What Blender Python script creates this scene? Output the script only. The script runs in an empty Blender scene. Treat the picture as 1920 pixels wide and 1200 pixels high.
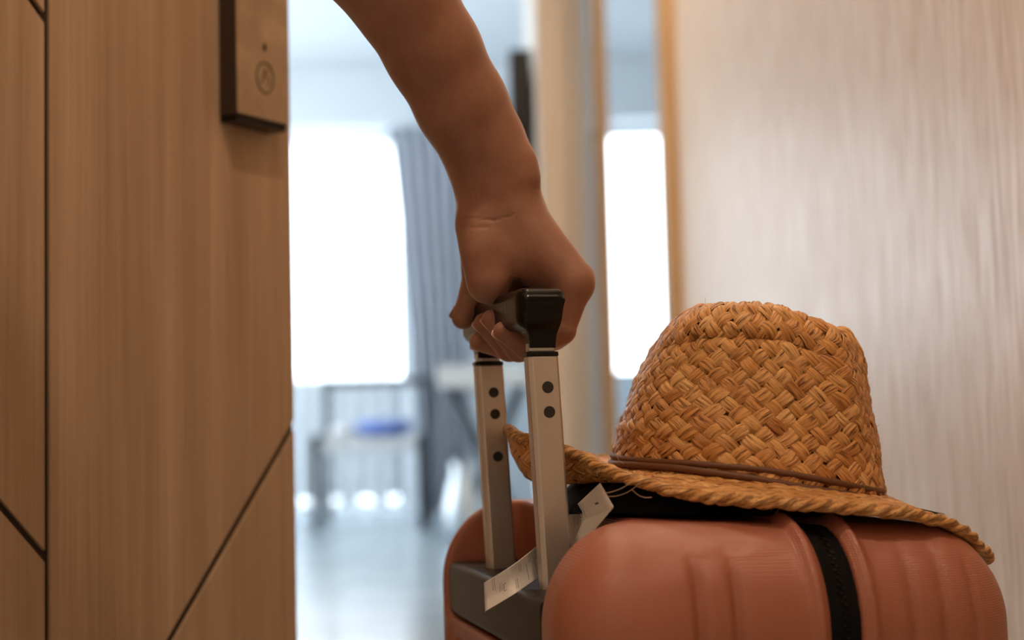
import bpy, math, random
import numpy as np
from mathutils import Vector, Matrix

random.seed(7)
rng = np.random.default_rng(7)
S = bpy.context.scene
COL = S.collection

# ------------------------------------------------------------------ camera
EYE, FPX = .55, 2600.0
_p, _r = math.atan(185 / FPX), .025
F = np.array([0, math.cos(_p), math.sin(_p)])
_R0 = np.array([1., 0, 0]); _U0 = np.array([0, -math.sin(_p), math.cos(_p)])
R = math.cos(_r) * _R0 - math.sin(_r) * _U0
U = math.cos(_r) * _U0 + math.sin(_r) * _R0
CAMP = np.array([0, 0, EYE])
def at(x, y, Y):
    """world point seen at photo pixel (x, y) at distance Y along the corridor"""
    d = F * FPX + R * (x - 960) - U * (y - 600)
    return CAMP + d * (Y / d[1])
cd = bpy.data.cameras.new('camera'); cam = bpy.data.objects.new('camera', cd); COL.objects.link(cam)
m = Matrix.Identity(4)
for i in range(3):
    m[i][0], m[i][1], m[i][2], m[i][3] = R[i], U[i], -F[i], CAMP[i]
cam.matrix_world = m
cd.sensor_width = 36; cd.lens = 36 * FPX / 1920
cd.clip_start = .05; cd.clip_end = 100
cd.dof.use_dof = True; cd.dof.focus_distance = .86; cd.dof.aperture_fstop = 3.6; cd.dof.aperture_blades = 9
S.camera = cam

# ------------------------------------------------------------------ world and light
S.view_settings.view_transform = 'Standard'; S.view_settings.look = 'None'
S.view_settings.gamma = 1; S.view_settings.use_curve_mapping = False
S.view_settings.exposure = 0.0
W = bpy.data.worlds.new('sky'); S.world = W; W.use_nodes = True
bg = W.node_tree.nodes['Background']
bg.inputs[0].default_value = (.80, .91, 1, 1); bg.inputs[1].default_value = 6.5
S.cycles.max_bounces = 8; S.cycles.diffuse_bounces = 5; S.cycles.use_denoising = True
S.cycles.sample_clamp_indirect = 8

def area(name, loc, tgt, size, power, color, shape='DISK', size_y=None, spread=180):
    l = bpy.data.lights.new(name, 'AREA'); l.shape = shape; l.size = size
    if size_y: l.size_y = size_y
    l.energy = power; l.color = color; l.spread = math.radians(spread)
    o = bpy.data.objects.new(name, l); COL.objects.link(o); o.location = loc
    o.rotation_euler = (Vector(tgt) - Vector(loc)).to_track_quat('-Z', 'Y').to_euler()
    return o
pl = area('window_portal', (-2.95, 6.2, 1.2), (0, 6.2, 1.2), 3.2, 1, (1, 1, 1), 'RECTANGLE', 2.3); pl.data.cycles.is_portal = True  # guides sky light through the added left-wall window
# portals in the window openings (they only guide the sky light)
for i, (x0, x1) in enumerate(((-2.35, -.62), (.5, 1.25))):
    pl = area('window_portal', ((x0 + x1) / 2, 8.32, 1.55), ((x0 + x1) / 2, 0, 1.55), x1 - x0, 1, (1, 1, 1), 'RECTANGLE', 1.5)
    pl.data.cycles.is_portal = True
WARM = (1, .74, .50)
LAMPS = [((.16, .25, 2.388), 12.5), ((-.25, -.75, 2.388), 3.6), ((.12, 2.75, 2.388), 11), ((.12, 1.55, 2.388), 8)]  # fourth lamp is added to brighten the wallpaper and rim the hand
for loc, pw in LAMPS:
    area('downlight_glow', (loc[0], loc[1], loc[2] - .02), (loc[0], loc[1], 0), .11, pw, WARM)

# ------------------------------------------------------------------ materials
def new_mat(name, color=(.5, .5, .5), rough=.5, metal=0, spec=.5, **kw):
    m = bpy.data.materials.new(name); m.use_nodes = True
    b = m.node_tree.nodes['Principled BSDF']
    b.inputs['Base Color'].default_value = (*color, 1); b.inputs['Roughness'].default_value = rough
    b.inputs['Metallic'].default_value = metal; b.inputs['Specular IOR Level'].default_value = spec
    for k, v in kw.items(): b.inputs[k.replace('_', ' ')].default_value = v
    return m
class NT:
    def __init__(s, m): s.m = m; s.t = m.node_tree; s.b = s.t.nodes['Principled BSDF']
    def n(s, typ, **kw):
        x = s.t.nodes.new(typ)
        for k, v in kw.items():
            if k.startswith('i_'):
                key = k[2:].replace('_', ' '); x.inputs[int(key) if key.isdigit() else key].default_value = v
            else: setattr(x, k, v)
        return x
    def l(s, a, b): s.t.links.new(a, b)
    def coords(s, scale=(1, 1, 1), out='Object', rot=(0, 0, 0)):
        c = s.n('ShaderNodeTexCoord'); mp = s.n('ShaderNodeMapping'); mp.inputs['Scale'].default_value = scale
        mp.inputs['Rotation'].default_value = rot
        s.l(c.outputs[out], mp.inputs[0]); return mp.outputs[0]
    def noise(s, vec, scale=5, detail=4, rough=.5, dist=0):
        x = s.n('ShaderNodeTexNoise'); x.inputs['Scale'].default_value = scale; x.inputs['Detail'].default_value = detail
        x.inputs['Roughness'].default_value = rough; x.inputs['Distortion'].default_value = dist
        s.l(vec, x.inputs['Vector']); return x.outputs['Fac']
    def ramp(s, fac, stops):
        x = s.n('ShaderNodeValToRGB'); e = x.color_ramp.elements
        while len(e) < len(stops): e.new(.5)
        for el, (p, c) in zip(e, stops): el.position = p; el.color = (*c, 1)
        s.l(fac, x.inputs[0]); return x.outputs[0]
    def math(s, op, a, b=None):
        x = s.n('ShaderNodeMath', operation=op)
        for i, v in enumerate((a, b)):
            if v is None: continue
            if isinstance(v, (int, float)): x.inputs[i].default_value = v
            else: s.l(v, x.inputs[i])
        return x.outputs[0]
    def mix(s, fac, a, b, blend='MIX'):
        x = s.n('ShaderNodeMix', data_type='RGBA', blend_type=blend)
        for i, v in ((0, fac), (6, a), (7, b)):
            if isinstance(v, (int, float)): x.inputs[i].default_value = v
            elif isinstance(v, tuple): x.inputs[i].default_value = (*v, 1)
            else: s.l(v, x.inputs[i])
        return x.outputs[2]
    def bump(s, h, strength=.3, dist=.001, normal=None):
        x = s.n('ShaderNodeBump'); x.inputs['Strength'].default_value = strength; x.inputs['Distance'].default_value = dist
        s.l(h, x.inputs['Height'])
        if normal: s.l(normal, x.inputs['Normal'])
        s.l(x.outputs[0], s.b.inputs['Normal']); return x.outputs[0]
    def color(s, c): s.l(c, s.b.inputs['Base Color'])

def wood(name, c0, c1, c2, rough=.45, fine=1.0):
    m = new_mat(name, c1, rough); t = NT(m)
    v = t.coords((38 * fine, 38 * fine, 1.3)); a = t.noise(v, 1, 6, .62, .6)
    v2 = t.coords((260 * fine, 260 * fine, 4)); b = t.noise(v2, 1, 4, .7)
    v3 = t.coords((7, 7, 1.1)); c = t.noise(v3, 1, 3, .5, .8)
    mixed = t.math('ADD', t.math('MULTIPLY', a, .5), t.math('ADD', t.math('MULTIPLY', b, .3), t.math('MULTIPLY', c, .2)))
    t.color(t.ramp(mixed, [(.38, c0), (.5, c1), (.61, c2)])); t.bump(b, .25, .0004)
    return m
M = {}
M['door_wood'] = wood('door_wood', (.315, .208, .127), (.395, .275, .18), (.47, .34, .238), .5)
M['door_groove'] = new_mat('door_groove', (.035, .02, .013), .6)
M['trim_wood'] = wood('trim_wood', (.40, .26, .13), (.52, .35, .19), (.62, .44, .26), .35)
def wallpaper():
    m = new_mat('wallpaper', (.7, .6, .5), .4, spec=1.0); t = NT(m)
    a = t.noise(t.coords((110, 110, 8)), 1, 5, .62, .3); b = t.noise(t.coords((480, 480, 20)), 1, 3, .6)
    f = t.math('ADD', t.math('MULTIPLY', a, .7), t.math('MULTIPLY', b, .3))
    t.color(t.ramp(f, [(.36, (.56, .41, .27)), (.5, (.76, .62, .47)), (.64, (.88, .79, .67))]))
    r = t.n('ShaderNodeMapRange', i_1=.35, i_2=.65, i_3=.46, i_4=.28); t.l(f, r.inputs[0]); t.l(r.outputs[0], t.b.inputs['Roughness'])
    t.bump(f, .35, .0012); return m
M['wallpaper'] = wallpaper()
M['wall_white'] = new_mat('wall_white', (.70, .735, .76), .7)
M['wall_beige'] = new_mat('wall_beige', (.72, .62, .52), .6)
M['wall_cream'] = new_mat('wall_cream', (.82, .78, .74), .55)
M['ceiling'] = new_mat('ceiling_paint', (.72, .75, .77), .8)
def floor_mat():
    m = new_mat('floor_tile', (.5, .55, .58), .22); t = NT(m)
    a = t.noise(t.coords((1, 1, 1)), 3, 5, .6, .5); t.color(t.ramp(a, [(.3, (.30, .36, .41)), (.7, (.44, .50, .54))]))
    return m
M['floor'] = floor_mat()
M['frame_metal'] = new_mat('window_frame_metal', (.75, .78, .8), .4)
M['parapet'] = new_mat('parapet_paint', (.15, .17, .185), .8)
g = new_mat('glass', (1, 1, 1), 0); g.node_tree.nodes['Principled BSDF'].inputs['Transmission Weight'].default_value = 1
g.node_tree.nodes['Principled BSDF'].inputs['IOR'].default_value = 1.01; M['glass'] = g
M['drape'] = new_mat('drape_cloth', (.46, .48, .53), .9)
M['sheer'] = new_mat('sheer_cloth', (.9, .93, .95), .9)
t_ = NT(M['sheer']); t_.b.inputs['Transmission Weight'].default_value = .0; t_.b.inputs['Alpha'].default_value = .45
M['black'] = new_mat('black_plastic', (.004, .004, .005), .24, spec=.25)
M['black_matte'] = new_mat('black_matte', (.007, .007, .007), .36, spec=.22)
M['rubber'] = new_mat('rubber', (.02, .02, .02), .8)
M['dark_metal'] = new_mat('dark_metal', (.012, .016, .022), .5)
M['chrome'] = new_mat('chrome', (.45, .48, .5), .3, 1)
M['seat_cloth'] = new_mat('seat_cloth', (.55, .55, .53), .8)
M['blue_cloth'] = new_mat('blue_cloth', (.14, .2, .5), .8)
M['screen'] = new_mat('tv_screen', (.01, .012, .015), .12)
M['paper'] = new_mat('paper', (.78, .76, .76), .55)
M['ink'] = new_mat('ink', (.12, .10, .11), .7)
M['lamp_white'] = new_mat('lamp_ring', (.85, .85, .83), .4)
e = new_mat('lamp_glow', (1, .8, .6)); e.node_tree.nodes['Principled BSDF'].inputs['Emission Color'].default_value = (1, .75, .5, 1)
e.node_tree.nodes['Principled BSDF'].inputs['Emission Strength'].default_value = 8; M['lamp_glow'] = e
def cloth_mat():
    m = new_mat('black_cloth', (.004, .004, .005), .9, spec=.15); t = NT(m)
    t.bump(t.noise(t.coords((1, 1, 1)), 900, 2), .3, .0005); return m
M['black_cloth'] = cloth_mat()
def alu_mat():
    m = new_mat('satin_aluminium', (.56, .53, .51), .36, .75); t = NT(m)
    a = t.noise(t.coords((900, 900, 6)), 1, 2); t.bump(a, .05, .0002); return m
M['alu'] = alu_mat()
def lock_mat():
    m = new_mat('lock_bronze', (.40, .30, .21), .42, .35); t = NT(m)
    a = t.noise(t.coords((30, 30, 30)), 1, 4); t.color(t.ramp(a, [(.3, (.33, .24, .16)), (.7, (.46, .35, .25))])); return m
M['lock'] = lock_mat()
M['lock_side'] = new_mat('lock_side', (.045, .03, .024), .4, .3)
def shell_mat():
    m = new_mat('rose_shell', (.42, .145, .085), .33, spec=.55); t = NT(m)
    c = t.n('ShaderNodeTexCoord'); sp = t.n('ShaderNodeSeparateXYZ'); t.l(c.outputs['Object'], sp.inputs[0])
    k = 2 * math.pi / .00135
    sx = t.math('SINE', t.math('MULTIPLY', sp.outputs[0], k)); sz = t.math('SINE', t.math('MULTIPLY', sp.outputs[2], k))
    sy = t.math('SINE', t.math('MULTIPLY', sp.outputs[1], k))
    ge = t.n('ShaderNodeNewGeometry'); vt = t.n('ShaderNodeVectorTransform', vector_type='NORMAL', convert_from='WORLD', convert_to='OBJECT')
    t.l(ge.outputs['Normal'], vt.inputs[0]); sn = t.n('ShaderNodeSeparateXYZ'); t.l(vt.outputs[0], sn.inputs[0])
    def wt(o): return t.math('SUBTRACT', 1, t.math('POWER', t.math('ABSOLUTE', o), 3))
    h = t.math('ADD', t.math('MULTIPLY', sx, wt(sn.outputs[0])), t.math('ADD', t.math('MULTIPLY', sz, wt(sn.outputs[2])), t.math('MULTIPLY', sy, wt(sn.outputs[1]))))
    t.bump(h, .42, .0002)
    a = t.noise(t.coords((1, 1, 1)), 25, 3); t.color(t.mix(a, (.325, .110, .068), (.375, .132, .084)))
    return m
M['shell'] = shell_mat()
def skin_mat():
    m = new_mat('skin', (.50, .25, .16), .5, spec=.35); t = NT(m)
    b = t.b; b.inputs['Sheen Weight'].default_value = .35; b.inputs['Sheen Roughness'].default_value = .3; b.inputs['Subsurface Weight'].default_value = .25; b.inputs['Subsurface Radius'].default_value = (1, .35, .2)
    b.inputs['Subsurface Scale'].default_value = .006
    o = t.coords((1, 1, 1)); a = t.noise(o, 28, 4, .6); t.color(t.ramp(a, [(.35, (.255, .118, .082)), (.65, (.325, .165, .118))]))
    n1 = t.noise(o, 420, 3, .6, .4)
    v = t.n('ShaderNodeTexVoronoi'); v.inputs['Scale'].default_value = 900; t.l(o, v.inputs['Vector'])
    t.bump(t.math('ADD', n1, t.math('MULTIPLY', v.outputs['Distance'], .4)), .22, .0006)
    return m
M['skin'] = skin_mat()
M['nail'] = new_mat('nail', (.62, .34, .27), .28, Subsurface_Weight=.1)
M['sleeve'] = new_mat('sleeve_cloth', (.7, .7, .68), .9)
def straw_mat(name, dark=1.0):
    m = new_mat(name, (.6, .4, .2), .48, spec=.4); t = NT(m)
    uv = t.n('ShaderNodeUVMap'); mp = t.n('ShaderNodeMapping'); mp.inputs['Scale'].default_value = (.5, 5.5, 1); t.l(uv.outputs[0], mp.inputs[0])
    fib = t.noise(mp.outputs[0], 1, 5, .65, .25)
    at_ = t.n('ShaderNodeAttribute', attribute_name='tone'); sep = t.n('ShaderNodeSeparateColor'); t.l(at_.outputs['Color'], sep.inputs[0])
    tone = t.ramp(sep.outputs[0], [(0, (.48 * dark, .20 * dark, .058 * dark)), (.45, (.68 * dark, .34 * dark, .115 * dark)), (1, (.82 * dark, .50 * dark, .22 * dark))])
    fc = t.ramp(fib, [(.38, (.26, .17, .10)), (.45, (.75, .68, .6)), (.54, (1.0, 1.0, 1.0)), (.7, (1.2, 1.2, 1.15))])
    t.color(t.mix(1.0, tone, fc, 'MULTIPLY'))
    t.bump(fib, 1.0, .0016); t.b.inputs['Roughness'].default_value = .38
    return m
M['straw'] = straw_mat('straw'); M['straw_under'] = new_mat('straw_under', (.22, .095, .035), .9)
M['band'] = new_mat('hat_band_leather', (.125, .048, .02), .6)
M['fibre'] = new_mat('straw_fibre', (.55, .38, .24), .6)

# ------------------------------------------------------------------ object helpers
def link_mesh(name, verts, faces, mat, parent=None, smooth=False, uvs=None, tone=None, normals=None):
    me = bpy.data.meshes.new(name); me.from_pydata([tuple(map(float, v)) for v in verts] if not isinstance(verts, np.ndarray) else verts.tolist(), [], faces if not isinstance(faces, np.ndarray) else faces.tolist())
    me.materials.append(M[mat] if isinstance(mat, str) else mat)
    if smooth: me.polygons.foreach_set('use_smooth', [True] * len(me.polygons))
    if uvs is not None:
        uv = me.uv_layers.new(name='UVMap'); li = np.empty(len(me.loops), dtype=np.int32); me.loops.foreach_get('vertex_index', li)
        uv.data.foreach_set('uv', np.asarray(uvs, dtype=np.float32)[li].ravel())
    if tone is not None:
        ca = me.color_attributes.new('tone', 'FLOAT_COLOR', 'POINT'); tt = np.ones((len(me.vertices), 4), dtype=np.float32); tt[:, 0] = tone
        ca.data.foreach_set('color', tt.ravel())
    me.update()
    if normals is not None: me.normals_split_custom_set_from_vertices(normals.tolist())
    o = bpy.data.objects.new(name, me); COL.objects.link(o); o.parent = parent
    return o
def thing(name, label, cat, loc=(0, 0, 0), rz=0, group=None):
    o = bpy.data.objects.new(name, None); COL.objects.link(o); o.location = loc; o.rotation_euler = (0, 0, rz)
    o['label'] = label; o['category'] = cat
    if group: o['group'] = group
    return o
def struct(o, label=None):
    o['kind'] = 'structure'
    if label: o['label'] = label
    return o
class MB:
    def __init__(s): s.v = []; s.f = []
    def box(s, a, b):
        n = len(s.v); (x0, y0, z0), (x1, y1, z1) = a, b
        s.v += [(x0, y0, z0), (x1, y0, z0), (x1, y1, z0), (x0, y1, z0), (x0, y0, z1), (x1, y0, z1), (x1, y1, z1), (x0, y1, z1)]
        s.f += [tuple(n + i for i in q) for q in ((0, 3, 2, 1), (4, 5, 6, 7), (0, 1, 5, 4), (1, 2, 6, 5), (2, 3, 7, 6), (3, 0, 4, 7))]; return s
    def prism(s, poly, fn, d0, d1):
        """poly: 2-D points; fn(p, d) -> 3-D"""
        n = len(s.v); k = len(poly)
        s.v += [tuple(fn(p, d0)) for p in poly] + [tuple(fn(p, d1)) for p in poly]
        s.f += [tuple(n + i for i in range(k))[::-1], tuple(n + k + i for i in range(k))]
        s.f += [(n + i, n + (i + 1) % k, n + k + (i + 1) % k, n + k + i) for i in range(k)]; return s
    def tube(s, pts, rad, seg=10, closed=False):
        pts = [Vector(p) for p in pts]; n = len(s.v); k = len(pts); up = Vector((.13, .31, .94))
        for i, p in enumerate(pts):
            a = pts[(i - 1) % k] if closed or i else p; b = pts[(i + 1) % k] if closed or i < k - 1 else p
            d = (b - a).normalized(); x = d.cross(up).normalized(); y = x.cross(d); r = rad[i] if isinstance(rad, (list, tuple)) else rad
            s.v += [tuple(p + (x * math.cos(2 * math.pi * j / seg) + y * math.sin(2 * math.pi * j / seg)) * r) for j in range(seg)]
        for i in range(k if closed else k - 1):
            for j in range(seg):
                s.f.append((n + i * seg + j, n + i * seg + (j + 1) % seg, n + ((i + 1) % k) * seg + (j + 1) % seg, n + ((i + 1) % k) * seg + j))
        if not closed: s.f += [tuple(n + j for j in range(seg))[::-1], tuple(n + (k - 1) * seg + j for j in range(seg))]
        return s
    def build(s, name, mat, parent=None, smooth=False, bevel=0, seg=3):
        o = link_mesh(name, s.v, s.f, mat, parent, smooth)
        if bevel:
            b = o.modifiers.new('b', 'BEVEL'); b.width = bevel; b.segments = seg; b.limit_method = 'ANGLE'; b.angle_limit = math.radians(40)
            o.data.polygons.foreach_set('use_smooth', [True] * len(o.data.polygons)); b.harden_normals = True
        return o
def disc(c, n, r, h, seg=28):
    mb = MB(); c = Vector(c); n = Vector(n).normalized(); return mb.tube([c - n * h * .5, c + n * h * .5], r, seg)

# signed-distance surfaces -> mesh (surface nets on a sparse grid, snapped to the surface)
def sdf_mesh(name, fn, lo, hi, h, mat, parent=None, B=8):
    lo = np.array(lo, float); hi = np.array(hi, float); n = np.ceil((hi - lo) / h / B).astype(int) * B + 1
    V = np.full(tuple(n), 1.0, dtype=np.float32)
    nb = (n - 1) // B
    bi = np.stack(np.meshgrid(*[np.arange(k) for k in nb], indexing='ij'), -1).reshape(-1, 3)
    fc = fn(lo + (bi * B + B / 2) * h)
    near = np.abs(fc) < B * h * 1.35
    off = np.stack(np.meshgrid(*[np.arange(B + 1)] * 3, indexing='ij'), -1).reshape(-1, 3)
    for b in bi[(~near) & (fc < 0)]: V[b[0]*B:b[0]*B+B+1, b[1]*B:b[1]*B+B+1, b[2]*B:b[2]*B+B+1] = -1
    act = bi[near]
    for c in range(0, len(act), 400):
        ch = act[c:c + 400]; idx = (ch[:, None, :] * B + off[None]).reshape(-1, 3)
        V[idx[:, 0], idx[:, 1], idx[:, 2]] = fn(lo + idx * h)
    neg = V < 0
    sh = tuple(k - 1 for k in n)
    cnt = np.zeros(sh, np.uint8)
    for dx in (0, 1):
        for dy in (0, 1):
            for dz in (0, 1): cnt += neg[dx:dx + sh[0], dy:dy + sh[1], dz:dz + sh[2]]
    cells = np.argwhere((cnt > 0) & (cnt < 8)); vid = np.full(sh, -1, np.int64); vid[tuple(cells.T)] = np.arange(len(cells))
    P = np.zeros((len(cells), 3)); w = np.zeros(len(cells)); cc = cells
    for ax in range(3):
        o1, o2 = [a for a in range(3) if a != ax]
        for i in (0, 1):
            for j in (0, 1):
                a = cc.copy(); a[:, o1] += i; a[:, o2] += j; b = a.copy(); b[:, ax] += 1
                va = V[tuple(a.T)]; vb = V[tuple(b.T)]; cr = (va < 0) != (vb < 0)
                tt = np.where(cr, va / np.where(cr, va - vb, 1), 0)
                q = a.astype(float); q[:, ax] += tt; P[cr] += q[cr]; w[cr] += 1
    P = lo + P / w[:, None] * h
    faces = []
    for ax in range(3):
        o1, o2 = [a for a in range(3) if a != ax]
        sl0 = [slice(None)] * 3; sl1 = [slice(None)] * 3; sl0[ax] = slice(0, -1); sl1[ax] = slice(1, None)
        for k in (o1, o2): sl0[k] = slice(1, -1); sl1[k] = slice(1, -1)
        x0 = neg[tuple(sl0)]; x1 = neg[tuple(sl1)]; e = np.argwhere(x0 != x1); s0 = x0[tuple(e.T)]
        e[:, o1] += 1; e[:, o2] += 1
        qs = []
        for (i, j) in ((-1, -1), (0, -1), (0, 0), (-1, 0)):
            c = e.copy(); c[:, o1] += i; c[:, o2] += j; qs.append(vid[tuple(c.T)])
        q = np.stack(qs, 1); flip = s0 if ax != 1 else ~s0
        q = np.where(flip[:, None], q, q[:, ::-1]); faces.append(q)
    faces = np.concatenate(faces); faces = faces[(faces >= 0).all(1)]
    def grad(P):
        e = h * .35; g = np.stack([fn(P + np.eye(3)[k] * e) - fn(P - np.eye(3)[k] * e) for k in range(3)], 1) / (2 * e); return g
    for _ in range(2):
        g = grad(P); f = fn(P); st = g * (f / np.maximum((g ** 2).sum(1), .2))[:, None]
        L = np.linalg.norm(st, axis=1, keepdims=True); P -= st * np.minimum(1, h * .6 / np.maximum(L, 1e-9))
    g = grad(P); g /= np.maximum(np.linalg.norm(g, axis=1, keepdims=True), 1e-9)
    return link_mesh(name, P, faces, mat, parent, True, normals=g)
def smin(a, b, k):
    h = np.maximum(k - np.abs(a - b), 0) / k; return np.minimum(a, b) - h * h * h * k / 6
def smax(a, b, k): return -smin(-a, -b, k)
def capsule(P, a, b, ra, rb):
    a = np.asarray(a, float); b = np.asarray(b, float); d = b - a; q = P - a; t = np.clip(q @ d / (d @ d), 0, 1)
    return np.linalg.norm(q - t[:, None] * d, axis=1) - (ra + (rb - ra) * t)
def rbox(P, c, half, r):
    """box with per-axis corner radii r"""
    q = np.abs(P - np.asarray(c, float)) - (np.asarray(half, float) - np.asarray(r, float)); q = q / np.asarray(r, float)
    return (np.linalg.norm(np.maximum(q, 0), axis=1) + np.minimum(q.max(1), 0) - 1) * min(r)

# ------------------------------------------------------------------ the room
FAR = 8.25
def slab(name, a, b, mat): return struct(MB().box(a, b).build(name, mat))
slab('floor', (-2.9, -1.5, -.1), (2.4, FAR + 1.6, 0), 'floor')
slab('ceiling', (-2.9, 4.0, 2.66), (2.4, FAR + .2, 2.76), 'ceiling')
slab('ceiling_corridor', (-.85, -1.5, 2.4), (2.4, 4.0, 2.76), 'ceiling')
slab('wall_right', (.41, -1.5, 0), (.55, 3.3, 2.4), 'wallpaper')
slab('wall_left', (-.85, -1.5, 0), (-.75, 4.0, 2.4), 'wall_cream')
slab('wall_front', (-.85, -1.6, 0), (.55, -1.5, 2.4), 'wall_cream')
mb = MB()
for a, b in (((-2.9, 4.0, 2.3), (-2.8, FAR + .2, 2.66)), ((-2.9, 4.0, 0), (-2.8, 4.6, 2.3)), ((-2.9, 7.8, 0), (-2.8, FAR + .2, 2.3))): mb.box(a, b)
struct(mb.build('wall_bedroom_left', 'wall_white'))
slab('wall_bedroom_front', (-2.9, 3.9, 0), (-.85, 4.0, 2.66), 'wall_white')
slab('wall_bedroom_right', (2.3, 3.3, 0), (2.4, FAR + .2, 2.66), 'wall_white')
slab('wall_recess', (.55, 3.2, 0), (2.4, 3.3, 2.66), 'wall_white')
slab('trim_1', (.376, 3.3, 0), (.55, 3.42, 2.4), 'trim_wood')
# wall end with stepped door jambs between the room and the recess
slab('wall_partition', (.092, 4.0, 0), (.165, 6.3, 2.66), 'wall_beige')
slab('trim_2', (.165, 4.15, 0), (.222, 4.3, 2.66), 'wall_cream')
slab('trim_3', (.222, 4.3, 0), (.262, 4.5, 2.66), 'frame_metal')
slab('trim_4', (.258, 4.02, 0), (.298, 4.16, 2.66), 'trim_wood')
# far wall with two window openings: bulkhead, piers, low upstand
WT, WB = 2.29, .02
mb = MB()
for a, b in (((-2.9, FAR, WT), (2.4, FAR + .12, 2.66)), ((-2.9, FAR, 0), (-2.35, FAR + .12, WT)), ((-.62, FAR, 0), (.5, FAR + .12, WT)), ((1.25, FAR, 0), (2.4, FAR + .12, WT))):
    mb.box(a, b)
struct(mb.build('wall_back', 'wall_white'))
struct(MB().box((-2.8, FAR - .22, WT), (2.3, FAR - .001, 2.655)).build('trim_5', 'wall_white'))
def window(n, x0, x1, div):
    r = bpy.data.objects.new(n, None); COL.objects.link(r); r.location = (x0, FAR + .05, 0); struct(r)
    w = x1 - x0; fb = MB(); t = .05
    fb.box((0, 0, WB), (w, .05, WB + t)).box((0, 0, WT - t), (w, .05, WT))
    for k in range(div + 1):
        c = min(max(w * k / div, t / 2), w - t / 2); fb.box((c - t / 2, .001, WB + t), (c + t / 2, .049, WT - t))
    fo_ = fb.build('window_frame', 'frame_metal', r)
    for k in range(div): MB().box((w * k / div + t, .022, WB + t), (w * (k + 1) / div - t, .026, WT - t)).build('pane', 'glass', fo_)
    return r
window('window_1', -2.35, -.62, 2); window('window_2', .5, 1.25, 1)
w3 = window('added_window', -2.85, -2.85 + 3.2, 3); w3.location = (-2.83, 4.6, 0); w3.rotation_euler = (0, 0, math.pi / 2)  # unseen left-wall window, added to let more daylight into the room
# balcony parapet outside; foot blocks and gaps added to make a row of bright dots
pp = bpy.data.objects.new('trim_6', None); COL.objects.link(pp); struct(pp, 'grey balcony parapet with invented gaps at its foot that make bright dots')
MB().box((-3.2, FAR + 1.2, .045), (2.8, FAR + 1.3, .85)).build('parapet', 'parapet', pp)
for i in range(24): MB().box((-3.2 + i * .2 + (.03 if i % 2 else 0), FAR + 1.21, 0), (-3.2 + i * .2 + .125, FAR + 1.29, .05)).build('added_parapet_foot', 'parapet', pp)

def curtain(name, x0, x1, y, z0, z1, mat, waves, amp, lean=0, seed=1):
    n = waves * 10; vs = []; fs = []; rs = np.random.default_rng(seed); ph = rs.uniform(-.5, .5, n + 1).cumsum() * .25
    rows = 14
    for j in range(rows + 1):
        s = j / rows
        for i in range(n + 1):
            u = i / n; vs.append((x0 + (x1 - x0) * u + lean * (1 - s) ** .8 * (1 - u), y + amp * math.sin(u * waves * 2 * math.pi + ph[i]) * (.55 + .45 * (1 - s)), z0 + (z1 - z0) * s))
    for j in range(rows):
        for i in range(n): a = j * (n + 1) + i; fs.append((a, a + 1, a + n + 2, a + n + 1))
    return link_mesh(name, vs, fs, mat, None, True)
def tag(o, label, cat, group=None):
    o['label'] = label; o['category'] = cat
    if group: o['group'] = group
    return o
d1 = curtain('drape', -.69, -.24, FAR - .3, .03, 2.26, 'drape', 6, .05, .16)
d1.modifiers.new('s', 'SOLIDIFY').thickness = .004
tag(d1, 'grey full-length drape hanging at the edge of the bright window', 'curtain')
d2 = curtain('sheer_curtain', -2.3, -.7, FAR - .12, .09, 2.27, 'sheer', 16, .02, seed=3)
tag(d2, 'thin white sheer curtain across the bright window', 'curtain')

# television on the partition's side
tv = thing('television', 'black flat television seen almost edge-on on the beige partition wall', 'television', (.058, 4.95, 1.04))
tcs = MB().box((-.045, -.62, 0), (.025, .55, .68)).build('casing', 'black_matte', tv, bevel=.006)
MB().box((-.048, -.605, .02), (-.0445, .535, .66)).build('screen', 'screen', tcs)
MB().box((.024, -.1, .2), (.033, .15, .42)).build('mount', 'black_matte', tv)

# armchair by the window
def P2(x, y, Y): q = at(x, y, Y); return q
YC = 7.35
ac = thing('armchair', 'dark-framed armchair with pale seat cushion in front of the window', 'chair', (-.72, YC, 0))
X0, X1 = -.305, .245
for x in (X0, X1):
    for y in (-.25, .25):
        top = .79 if y > 0 else .46
        MB().box((x - .023, y - .023, 0), (x + .023, y + .023, top)).build('leg', 'dark_metal', ac, bevel=.004)
for x in (X0, X1): MB().box((x - .02, -.27, .46), (x + .02, .27, .49)).build('armrest', 'dark_metal', ac, bevel=.005)
MB().box((X0 - .02, .235, .745), (X1 + .02, .27, .79)).build('top_rail', 'dark_metal', ac, bevel=.005)
MB().box((X0 + .02, -.26, .40), (X1 - .02, .25, .462)).build('seat', 'seat_cloth', ac, bevel=.02)
def lumpy(name, c, half, mat, parent=None, amp=.2, seed=0, n=28):
    rs = np.random.default_rng(seed); ks = rs.normal(0, 1, (6, 3)) * 2.5; ph = rs.uniform(0, 6, 6); vs = []; fs = []
    m_ = n // 2
    for i in range(m_ + 1):
        for j in range(n):
            th = math.pi * i / m_; p = 2 * math.pi * j / n; d = np.array([math.sin(th) * math.cos(p), math.sin(th) * math.sin(p), math.cos(th)])
            d2_ = np.sign(d) * np.abs(d) ** .75; s = 1 + amp * np.sin(ks @ d + ph).mean()
            vs.append(tuple(np.array(c) + d2_ * np.array(half) * s))
    for i in range(m_):
        for j in range(n): fs.append((i * n + j, (i + 1) * n + j, (i + 1) * n + (j + 1) % n, i * n + (j + 1) % n))
    return link_mesh(name, vs, fs, mat, parent, True)
bl = lumpy('folded_clothes', (-.68, YC - .05, .518), (.15, .15, .045), 'blue_cloth', seed=4); tag(bl, 'crumpled blue cloth lying on the pale armchair seat', 'clothes')
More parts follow.
